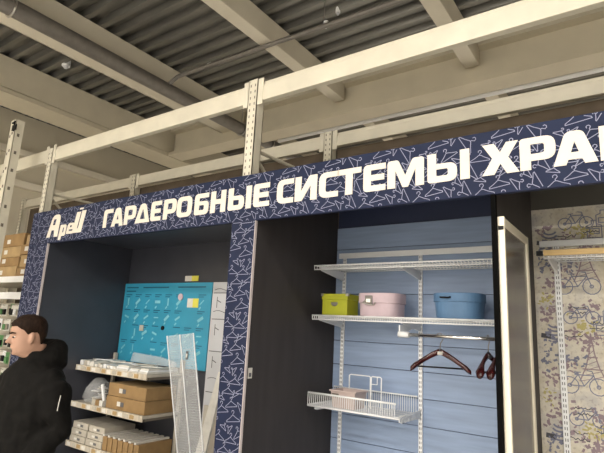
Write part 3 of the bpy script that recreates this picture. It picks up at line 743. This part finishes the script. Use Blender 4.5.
# pale poster with rails drawn on it, right of the teal board
po = thing('drawing_poster', 'pale grey poster with hook and rail drawings beside the pillar', 'poster', (-3.0, 3.45, zz(-1.2)))
ox0, ox1, oz0, oz1 = tx1 + .012, -2.44, zz(-1.35), zz(.405)
bx(ox0, ox1, ty, ty + .012, oz0, oz1).build('poster_sheet', M_poster, po)
g = MB()
for z in (.30, .05, -.25, -.62): g.ribbon([(ox0 + .02, zz(z)), (ox1 - .05, zz(z))], .008, ty - .001); 
for z in (.26, .0, -.30): 
    for x in (.07, .19, .31): g.ribbon([(ox0 + x, zz(z)), (ox0 + x, zz(z) - .10)], .009, ty - .001); g.ribbon([(ox0 + x, zz(z) - .03), (ox0 + x + .05, zz(z) - .05)], .009, ty - .001)
for z in (.33, .12, -.5): g.ribbon([(ox0 + .03 + k*.04, zz(z) + .012*math.sin(k)) for k in range(9)], .006, ty - .001)
g.build('drawn_lines', M_ink, po, kind='stuff')

# gondola shelves
gs = thing('gondola_shelf', 'cream shop shelf unit with price rails under the teal board', 'shelf unit', (-4.35, 3.25, 0))
GX0, GX1, GY0, GY1 = -4.9, -3.76, 3.0, 3.44
GZ = [zz(-.478), zz(-.835), zz(-1.21), .12]
for x in (GX0 + .005, GX1 - .045): bx(x, x + .04, GY1 - .03, GY1, 0, zz(-.36)).build('upright', M_cream, gs)
M_rail = mat('price_rail_print', (.58, .52, .42), .45, var=.25, scale=28, stretch=(1, 1, .3))
for z in GZ:
    s_ = bx(GX0, GX1, GY0, GY1 - .03, z - .025, z).build('shelf_deck', M_cream, gs)
    bx(GX0, GX1, GY0 - .012, GY0 - .001, z - .048, z + .004).build('price_rail', M_rail, s_, off=gs.location)
    bx(GX0 + .01, GX1 - .01, GY0 + .03, GY1 - .03, z - .05, z - .026).build('stiffener', M_slot, s_, off=gs.location)
    k = 0; x = GX0 + .03
    while x < GX1 - .1:
        bx(x, x + .06, GY0 - .0145, GY0 - .0115, z - .04, z - .006).build('price_label', (M_paper, M_cream, M_card2)[k % 3], s_, off=gs.location); x += .085; k += 1
bx(GX0, GX1, GY0 + .05, GY0 + .06, 0, .09).build('kick_plate', M_slot, gs)
# goods on the top shelf: white rails, sheets, clear boxes
z = GZ[0] + .001
rg = random.Random(5)
x = GX0 + .02; i = 0
ORD = ['first', 'second', 'third', 'fourth', 'fifth', 'sixth', 'seventh', 'eighth', 'ninth', 'tenth', 'eleventh', 'twelfth', 'thirteenth']
while x < -4.28:
    h = rg.choice((.03, .04, .05)); wd = .045
    tag(bx(x, x + wd, GY0 + .01 + rg.random()*.02, GY1 - .05, z, z + h).build('rail_bundle', rg.choice((M_paper, M_white, M_cream)), bevel=.004), 'white rail pack, %s from the left on the top shelf' % ORD[i], 'rail pack', 'white rail packs on the top shelf')
    x += wd + .006; i += 1
for i, (a, b, h) in enumerate(((-4.27, -4.08, .05), (-4.07, -3.93, .035), (-3.92, -3.79, .045))):
    for k in range(3):
        bx_ = bx(a + k*.004, b - k*.006, GY0 + .015 + k*.012, GY1 - .06, z + k*h/3, z + (k + 1)*h/3 - .001).build('sheet_pack', (M_paper, M_white, M_paper)[k])
        tag(bx_, 'thin white sheet pack, %s in the %s stack on the top shelf' % (('lowest', 'middle', 'topmost')[k], ('left', 'centre', 'right')[i]), 'sheet pack', 'white sheet packs on the top shelf')
for k in range(7):
    a = (-.5, .3, -.15, .6, -.35, .15, .45)[k]; cx, cy, cz = -4.80 + k*.155, 3.13 + .02*(k % 3), z + .0525 + .008*(k % 2)
    u = Vector((math.cos(a), math.sin(a), 0))*.11; n_ = Vector((-math.sin(a), math.cos(a), 0))*.014; g = MB(); b_ = [Vector((cx, cy, cz)) + p for p in (-u - n_, u - n_, u + n_, -u + n_)]
    g.loft([[tuple(p) for p in b_], [(p.x, p.y, p.z + .007) for p in b_]])
    tag(g.build('loose_strip', (M_paper, M_white, M_cream)[k % 3]), 'loose white strip lying askew, %s from the left on the top shelf goods' % ORD[k], 'strip', 'loose strips on the top shelf')
t = thing('clear_bag', 'clear plastic bag of sheets standing at the back of the top shelf', 'plastic bag', (-4.1, 3.34, z + .05))
MB().prism([(-4.48, z + .055), (-3.80, z + .05), (-3.80, z + .10), (-4.0, z + .13), (-4.45, z + .15)], 3.33, 3.36).build('bag_film', M_clear2, t)
# second shelf: cartons and profiles
z = GZ[1] + .001
def carton(label, x0, x1, y0, y1, z0, h, m=None, group=None, marks=True):
    t = thing('carton', label, 'carton', ((x0 + x1)/2, (y0 + y1)/2, z0), group=group)
    bx(x0, x1, y0, y1, z0, z0 + h).build('carton_body', m or M_card, t, bevel=.004)
    bx(x0 + (x1 - x0)*.3, x0 + (x1 - x0)*.3 + .05, y0 - .0015, y0, z0 + h*.3, z0 + h*.65).build('printed_label', M_paper, t)
    bx(x0 + (x1 - x0)*.3 + .055, x0 + (x1 - x0)*.3 + .10, y0 - .0015, y0, z0 + h*.3, z0 + h*.65).build('printed_mark', M_ink, t)
    bx(x0, x1, y0 + .0, y1, z0 + h, z0 + h + .0008).build('tape_top', M_card2 if m is None else m, t)
    return t
carton('lower brown carton on the middle shelf', -4.36, GX1 - .02, 3.02, GY1 - .06, z, .115)
carton('upper brown carton on the middle shelf', -4.35, GX1 - .025, 3.025, GY1 - .06, z + .118, .115)
for k in range(3):
    tag(bx(-4.58 + k*.062, -4.525 + k*.062, 3.01, GY1 - .06, z, z + .055).build('profile_box', (M_cream, M_card, M_paper)[k], bevel=.003), ('cream', 'brown', 'white')[k] + ' narrow profile box left of the brown cartons', 'profile box', 'narrow profile boxes on the middle shelf')
t = MB().tube([(-4.50, 3.03, z + .07), (-4.44, 3.25, z + .075), (-4.405, 3.03, z + .20)], .012, 8)
tag(MB().prism([(-4.47, z + .195), (-4.44, z + .21), (-4.385, z + .06), (-4.415, z + .057)], 3.015, 3.03).build('white_bracket', M_white), 'white bracket leaning on the left side of the cartons', 'bracket')
t = thing('clear_bag', 'crumpled clear bag of fittings at the left of the middle shelf', 'plastic bag', (-4.74, 3.2, z))
r6 = random.Random(8)
rings = []
for k in range(6):
    zz_ = z + .002 + k*.045; rr = (.12, .13, .125, .115, .09, .03)[k]
    rings.append([(-4.74 + (rr + r6.uniform(-.02, .015))*math.cos(2*PI*i/14)*1.05, 3.17 + (rr + r6.uniform(-.02, .015))*math.sin(2*PI*i/14), zz_ + r6.uniform(-.006, .006)*(k > 0)) for i in range(14)])
MB().loft(rings).build('bag_film', M_clear2, t)
for k in range(14): bx(-4.80 + r6.random()*.1, -4.76 + r6.random()*.1 + .03, 3.12 + r6.random()*.08, 3.22, z + .01 + k*.010, z + .018 + k*.010).build('fitting', (M_white, M_paper, M_cream)[k % 3], t)
# third shelf: narrow long cartons and flat cream boxes
z = GZ[2] + .001
for i in range(2):
    for k in range(3):
        carton('cream flat carton, %s of the %s stack on the low shelf' % (('bottom', 'middle', 'top')[k], ('left', 'right')[i]), (-4.88, -4.60)[i] + .004*k, (-4.615, -4.34)[i], 3.012 + .008*k, GY1 - .06, z + k*.062, .06, M_cream, 'cream cartons on the low shelf')
x = -4.325; k = 0
while x < GX1 - .06:
    t = thing('profile_carton', 'narrow white-topped brown carton, %s from the left in the low shelf row' % ('first', 'second', 'third', 'fourth', 'fifth', 'sixth', 'seventh', 'eighth', 'ninth')[k], 'profile carton', (x + .03, 3.2, z), group='narrow cartons in a row on the low shelf')
    bx(x, x + .066, 3.012, GY1 - .05, z, z + .125).build('carton_body', M_card, t, bevel=.002)
    bx(x + .002, x + .032, 3.006, GY1 - .055, z + .1255, z + .142).build('white_profile', M_paper, t)
    x += .078; k += 1

# clear ribbed panel leaning against the shelf end, white boards behind it
t = thing('plastic_screen', 'clear ribbed plastic panel with white bars leaning on the shelf end', 'plastic panel', (-3.2, 2.96, 0))
yP = 2.955
TL, TRr = at(167, 336, yP), at(194, 333, yP)
BLv, BRv = at(177.5, 453, yP), at(204, 453, yP)
def ext(a, b, z): u = (z - a.z)/(b.z - a.z); return a.lerp(b, u)
BL, BR = ext(TL, BLv, .01), ext(TRr, BRv, .01)
def pp(u, v, y=0): p_ = (TL.lerp(TRr, u)).lerp(BL.lerp(BR, u), v); return (p_.x, p_.y + y - .0 + .0, p_.z)
g = MB()
q4 = [pp(0, 0), pp(1, 0), pp(1, 1), pp(0, 1)]
g.prism([(q[0], q[2]) for q in q4], yP, yP + .004); g.build('clear_sheet', M_clear, t)
for u in (.0, .5, 1.0):
    a, b = pp(max(.012, min(.988, u)), 0), pp(max(.012, min(.988, u)), 1)
    MB().tube([(a[0], yP - .004, a[2]), (b[0], yP - .004, b[2])], .005, 6).build('bar', M_white, t)
g = MB()
for k in range(75):
    v = .08 + .90*k/75; a, b = pp(.02, v), pp(.98, v); g.tube([(a[0], yP - .002, a[2]), (b[0], yP - .002, b[2])],  .0016, 4)
g.build('ribs', M_rib, t, kind='stuff')
a = pp(.72, .10); bx(a[0] - .012, a[0] + .012, yP - .012, yP - .0065, a[2] - .045, a[2] + .02).build('label', M_ink, t)
bx(a[0] - .008, a[0] + .008, yP - .013, yP - .0118, a[2] - .03, a[2]).build('label_print', M_paper, t)
t = thing('white_board', 'white narrow board leaning in the corner between the poster and pillar', 'board', (-3.0, 3.2, 0))
q1, q2, q3, q4 = at(219, 372, 3.25), at(225, 372, 3.25), at(206, 453, 3.25), at(196, 453, 3.25)
b1, b2 = ext(q2, q3, .01), ext(q1, q4, .01)
MB().prism([(q1.x, q1.z), (q2.x, q2.z), (b1.x, b1.z), (b2.x, b2.z)], 3.24, 3.26).build('board', M_paper, t)
t = thing('white_board', 'pale upright board standing against the poster at the pillar', 'board', (-3.0, 3.4, 0))
q1, q2 = at(204, 405, 3.40), at(230, 405, 3.40)
bx(q1.x, min(q2.x, -2.42), 3.40, 3.415, 0, q1.z).build('board', M_cream, t)
# paper tag on the charcoal panel
tg = thing('price_tag', 'small white paper tag on the front edge of the charcoal side panel', 'price tag', (XP1 + .002, 2.55, zz(-.33)), group='white and yellow price tags')
bx(XP1 + .001, XP1 + .003, 2.535, 2.575, zz(-.335), zz(-.268)).build('paper', M_paper, tg)
bx(XP1 + .003, XP1 + .0036, 2.543, 2.567, zz(-.325), zz(-.30)).build('printed_mark', M_ink, tg)

# ------------------------------------------------------------------ far left bay: cartons on top, hanging packs below
bx(-8.0, -5.30, 2.66, 3.60, zz(.385), zz(.405)).build('shelf_deck', M_cream, rack)
bx(-8.05, -5.295, 2.60, 2.65, zz(.345), zz(.41)).build('shelf_beam', M_white, rack)
bx(-8.05, -5.295, 2.60, 2.64, zz(.16), zz(.235)).build('shelf_beam', M_white, rack)
rc = random.Random(21)
x = -7.95; n = 0
cols = ['at the far left end', 'second from the far left', 'in the middle', 'beside the pillar end', 'nearest the pillar']
while x < -5.5:
    wd = rc.choice((.46, .5, .54)); wd = min(wd, -5.33 - x); z = zz(.407); k = 0
    hs = [.14, .11, .13, .16] if n % 2 else [.12, .14, .12, .13]
    for h in hs:
        x0 = x + rc.uniform(0, .03); y0 = 2.68 + rc.uniform(0, .05) + (.0 if k < 3 else .03)
        t = thing('stock_carton', 'brown carton, layer %s of the stack %s on left shelf' % (('one', 'two', 'three', 'four')[k], cols[min(n, 4)]), 'carton', (x0 + wd/2, y0 + .3, z), group='stock cartons on the left store shelf')
        bx(x0, x0 + wd - .04, y0, y0 + .55, z, z + h - .004).build('carton_body', (M_card, M_card2)[(k + n) % 2], t, bevel=.006)
        bx(x0 + .1, x0 + .18, y0 - .002, y0, z + .04, z + .09).build('printed_label', M_paper, t)
        z += h; k += 1
    x += wd + .02; n += 1
tag(bx(-8.0, -5.30, 3.30, 3.32, .05, zz(.15)).build('pegboard', M_cream), 'pale pegboard behind the hanging blister packs at the far left', 'pegboard')
CN = {'white_paper': 'matt white', 'white_powder_coat': 'glossy white', 'green_pack': 'green', 'black_plastic': 'black', 'nickel': 'silver'}
def blister(x, z, y, m1, m2, i):
    t = thing('blister_pack', '%s carded pack with a %s item, %s row of the far left pegboard' % (CN[m1.name], CN[m2.name], ORD[i] if i < 13 else 'lowest'), 'blister pack', (x, y, z), group='blister packs hanging on the far left pegboard')
    bx(x - .042, x + .042, y, y + .003, z, z + .14).build('backing_card', m1, t)
    bx(x - .028, x + .028, y - .025, y, z + .015, z + .085).build('bubble', m2, t, bevel=.008)
    MB().tube([(x, 3.30, z + .125), (x, y - .03, z + .127), (x, y - .035, z + .137)], .003, 5).build('peg_hook', M_chrome, t)
rp = random.Random(31)
i = 0
zrow = zz(-.02)
while zrow > .9:
    x = -7.1 + rp.random()*.05
    while x < -5.32:
        blister(x, zrow + rp.uniform(-.01, .01), 2.98 + rp.uniform(-.03, .05), rp.choice((M_paper, M_white, M_greenpk, M_paper, M_paper)), rp.choice((M_black, M_black, M_steel, M_greenpk, M_white)), i)
        x += .112
    zrow -= .19; i += 1

# ------------------------------------------------------------------ the shopper
MAN = (-3.17, 1.61, 0.0)
vd = math.atan2(MAN[1], MAN[0])
FACE = vd + PI/2                        # profile to the camera, looking left
body_a = FACE + math.radians(32); head_a = FACE + math.radians(10)
man = thing('person', 'person in a black hooded jacket seen in profile looking down to the left', 'person', MAN, 0); man['_local'] = 1; man.scale = (1, 1, .990)
def rotz(p, a): return (p[0]*math.cos(a) - p[1]*math.sin(a), p[0]*math.sin(a) + p[1]*math.cos(a), p[2])
HZ = 1.50                               # chin level
def headpt(p):                          # nod forward a little, then turn
    x, y, z = p; n = math.radians(10); zc = .06
    x2 = x*math.cos(n) + (z - zc)*math.sin(n); z2 = -x*math.sin(n) + (z - zc)*math.cos(n) + zc
    k = .95; q = rotz((x2*k + .015, y*k, z2*k), head_a); return (q[0], q[1], q[2] + HZ + .004)
HR = [(-.03, .028, -.075, .050), (0.0, .078, -.072, .047), (.018, .091, -.075, .055), (.035, .091, -.08, .060), (.052, .096, -.084, .064), (.066, .093, -.088, .067), (.085, .094, -.094, .070), (.105, .089, -.100, .073), (.122, .087, -.104, .0745), (.142, .096, -.107, .0755), (.165, .097, -.108, .0755), (.19, .086, -.101, .072), (.21, .066, -.086, .062), (.226, .038, -.06, .044), (.236, .008, -.02, .012)]
def hsec(z):
    for a, b in zip(HR[:-1], HR[1:]):
        if a[0] <= z <= b[0]:
            u = (z - a[0])/(b[0] - a[0]); return tuple(a[i] + (b[i] - a[i])*u for i in (1, 2, 3))
    return HR[-1][1:]
def hring(z, off=0, n=28):
    f, b, w_ = hsec(z); cx = (f + b)/2; a = (f - b)/2 + off; ww = w_ + off
    o = []
    for i in range(n):
        t_ = 2*PI*i/n; c, s_ = math.cos(t_), math.sin(t_); e = 2/2.25
        x = cx + a*abs(c)**e*(1 if c >= 0 else -1); y = ww*abs(s_)**e*(1 if s_ >= 0 else -1)
        o.append((x, y, z))
    return o
bm_ = MB()
bm_.loft([[headpt(q) for q in hring(h[0])] for h in HR])
# nose, lips, brow, chin, ears
bm_.loft([[headpt((x + dx*k, y*k*wd, z)) for (dx, y, k) in ((.0, 1, 1), (.004, .6, 1), (.006, 0, 1), (.004, -.6, 1), (0, -1, 1), (-.02, -1, 1), (-.02, 1, 1))] for (x, z, wd) in ((.090, .140, .012), (.100, .122, .012), (.114, .105, .015), (.127, .092, .018), (.121, .082, .019), (.094, .077, .016))])
bm_.ell(headpt((.092, 0, .058)), (.013, .013, .006), 10, 6); bm_.ell(headpt((.090, 0, .047)), (.013, .013, .006), 10, 6)
bm_.ell(headpt((.082, 0, .012)), (.016, .016, .014), 10, 6)
for sg in (-1, 1):
    bm_.ell(headpt((-.012, sg*.077, .098)), (.014, .014, .034), 10, 8)
    bm_.ell(headpt((.07, sg*.035, .137)), (.02, .02, .008), 8, 5)
def ringz(cx, cy, a, b, z, ang, n=20): return [tuple(Vector(rotz((cx + a*math.cos(2*PI*i/n), cy + b*math.sin(2*PI*i/n), z), ang))) for i in range(n)]
# neck and trunk
bm_.loft([ringz(-.035, 0, .062, .060, 1.56, body_a), ringz(-.035, 0, .060, .058, 1.50, body_a), ringz(-.04, 0, .062, .062, 1.45, body_a), ringz(-.045, 0, .075, .10, 1.42, body_a), ringz(-.05, 0, .095, .18, 1.38, body_a), ringz(-.045, 0, .11, .185, 1.25, body_a), ringz(-.04, 0, .105, .16, 1.08, body_a), ringz(-.035, 0, .105, .165, .95, body_a), ringz(-.035, 0, .11, .17, .86, body_a), ringz(-.035, 0, .08, .12, .80, body_a)])
def limb(m, pts, rad, n=12): m.tube([rotz(q, body_a) for q in pts], rad, n)
ARM = {}
for sg in (-1, 1):
    sh, el, wr = (-.05, sg*.185, 1.365), (-.10, sg*.25, 1.07), (.10, sg*.225, .86)
    ARM[sg] = (sh, el, wr)
    limb(bm_, [sh, (-.055, sg*.22, 1.22), el, (.03, sg*.237, .955), wr], [.055, .05, .042, .038, .028])
    h0 = Vector(wr); d = Vector((.35, -sg*.05, -.9)).normalized()
    limb(bm_, [h0, h0 + d*.04, h0 + d*.085], [.028, .036, .034])
    for k in range(4):
        b0 = h0 + d*.08 + Vector((.030 - .02*k, 0, .012 - .008*k)); ln = (.068, .078, .072, .056)[k]
        limb(bm_, [b0, b0 + (d*.5 + Vector((.0, -sg*.06, 0)))*ln, b0 + d*ln*.95 + Vector((-.012, -sg*.028, 0))], [.010, .009, .0075], 8)
    b0 = h0 + d*.03 + Vector((.026, -sg*.01, 0)); limb(bm_, [b0, b0 + Vector((.026, -sg*.012, -.022)), b0 + Vector((.030, -sg*.018, -.056))], [.012, .0105, .0085], 8)
    limb(bm_, [(-.035, sg*.09, .88), (-.03, sg*.095, .66), (-.02, sg*.095, .48), (-.03, sg*.095, .28), (-.04, sg*.095, .08)], [.09, .075, .055, .052, .038])
    limb(bm_, [(-.05, sg*.095, .05), (.05, sg*.10, .04), (.14, sg*.105, .032)], [.042, .04, .03])
body = bm_.build('body', M_skin, man, smooth=True)
md = body.modifiers.new('remesh', 'REMESH'); md.mode = 'VOXEL'; md.voxel_size = .0065; md.use_smooth_shade = True
md = body.modifiers.new('smooth', 'SMOOTH'); md.iterations = 5; md.factor = .5
# eyes and brows
for sg in (-1, 1):
    e = MB().ell(headpt((.079, sg*.033, .118)), (.0085, .0085, .0045), 10, 7).build('eye', M_paper, body, off=(0, 0, 0), smooth=True)
    MB().ell(headpt((.0865, sg*.034, .117)), (.0062, .0062, .0050), 8, 6).build('iris', M_black, body, off=(0, 0, 0), smooth=True)
    MB().tube([headpt((.099, sg*.012, .140)), headpt((.094, sg*.034, .147)), headpt((.074, sg*.057, .141))], [.004, .0055, .003], 6).build('eyebrow', M_hair, body, off=(0, 0, 0), smooth=True)
# hair cap
rh = random.Random(4); N = 40; rings = []
def hairline(t_):                        # lower edge by direction: 0 = front
    a = abs((t_ + PI) % (2*PI) - PI)
    if a < .75: return .186
    if a < 1.25: return .186 - (a - .75)/.5*.030
    if a < 1.50: return .156 - (a - 1.25)/.25*.05
    if a < 1.95: return .130
    return max(.035, .130 - (a - 1.95)/.5*.085)
K = 9
for k in range(K + 1):
    ring = []
    for i in range(N):
        t_ = 2*PI*i/N; zl = hairline(t_); z_ = zl + (.2355 - zl)*(k/K)**.8
        off = (.002 if k == 0 else .007 if k == 1 else .012 + .004*rh.random()) + (.003 if abs((t_ + PI) % (2*PI) - PI) < .8 and k > 2 else 0)
        f, b, w_ = hsec(min(z_, .235)); cx = (f + b)/2; e = 2/2.25; c, s_ = math.cos(t_), math.sin(t_)
        x = cx + ((f - b)/2 + off)*abs(c)**e*(1 if c >= 0 else -1); y = (w_ + off)*abs(s_)**e*(1 if s_ >= 0 else -1)
        ring.append(headpt((x, y, z_ + (.014*(k/K)**2))))
    rings.append(ring)
hm = MB().loft(rings, cap=False); b = len(hm.v); hm.v.append(headpt((-.01, 0, .252)))
for i in range(N): hm.f.append((b - N + i, b - N + (i + 1) % N, b))
hair = hm.build('hair', M_hair, man, smooth=True)
md = hair.modifiers.new('solid', 'SOLIDIFY'); md.thickness = .006; md.offset = -1
# jacket
jm = MB()
jm.loft([ringz(-.055, 0, .085, .092, 1.520, body_a), ringz(-.055, 0, .098, .105, 1.47, body_a), ringz(-.055, 0, .125, .165, 1.425, body_a), ringz(-.055, 0, .145, .225, 1.375, body_a), ringz(-.05, 0, .165, .245, 1.28, body_a), ringz(-.055, 0, .185, .24, 1.15, body_a), ringz(-.055, 0, .19, .235, 1.02, body_a), ringz(-.035, 0, .17, .225, .90, body_a), ringz(-.035, 0, .175, .23, .80, body_a)])
for sg in (-1, 1):
    sh, el, wr = ARM[sg]
    limb(jm, [(sh[0], sh[1]*.8, sh[2] + .0), (-.055, sg*.235, 1.30), (-.06, sg*.255, 1.18), (el[0], el[1] + sg*.012, el[2]), (.03, sg*.245, .96), (wr[0] - .012, wr[1], wr[2] + .02)], [.075, .088, .082, .072, .066, .052], 16)
# hood lying on the back, thick collar
hd = []
for (r_, dz, ox) in ((.075, 1.555, -.09), (.105, 1.545, -.10), (.125, 1.50, -.11), (.13, 1.45, -.11), (.10, 1.39, -.10)):
    hd.append([rotz((ox + r_*1.0*math.cos(2*PI*i/20), r_*1.15*math.sin(2*PI*i/20), dz + (.02*math.cos(2*PI*i/20) if dz < 1.5 else -.045*math.cos(2*PI*i/20))), body_a + math.radians(6)) for i in range(20)])
jm.loft(hd)
jk = jm.build('jacket', M_jacket, man, smooth=True)
md = jk.modifiers.new('remesh', 'REMESH'); md.mode = 'VOXEL'; md.voxel_size = .011; md.use_smooth_shade = True
md = jk.modifiers.new('smooth', 'SMOOTH'); md.iterations = 6; md.factor = .5
tx = bpy.data.textures.new('folds', 'CLOUDS'); tx.noise_scale = .09
md = jk.modifiers.new('folds', 'DISPLACE'); md.texture = tx; md.strength = .030; md.mid_level = .5; md.texture_coords = 'LOCAL'
# sleeve zip on the arm toward the camera
zc = [rotz(q, body_a) for q in ((-.02, .338, 1.285), (-.01, .340, 1.20))]
MB().tube(zc, .0035, 6).build('sleeve_zip', M_steel, jk, off=(0, 0, 0))
tm = MB()
tm.loft([ringz(-.035, 0, .125, .185, .95, body_a), ringz(-.035, 0, .125, .185, .82, body_a), ringz(-.035, 0, .10, .15, .77, body_a)])
for sg in (-1, 1): limb(tm, [(-.035, sg*.09, .86), (-.03, sg*.097, .66), (-.02, sg*.098, .48), (-.03, sg*.098, .28), (-.04, sg*.098, .07)], [.105, .095, .08, .075, .07], 14)
tr_ = tm.build('trousers', M_trouser, man, smooth=True)
md = tr_.modifiers.new('remesh', 'REMESH'); md.mode = 'VOXEL'; md.voxel_size = .012; md.use_smooth_shade = True
for sg in (-1, 1):
    s_ = MB(); limb(s_, [(-.085, sg*.097, .052), (-.03, sg*.097, .056), (.06, sg*.10, .05), (.15, sg*.106, .042), (.185, sg*.108, .036)], [.04, .052, .05, .044, .026], 12)
    MBs = s_.build('shoe', M_black, man, smooth=True)
for o in bpy.data.objects:
    if '_local' in o: del o['_local']
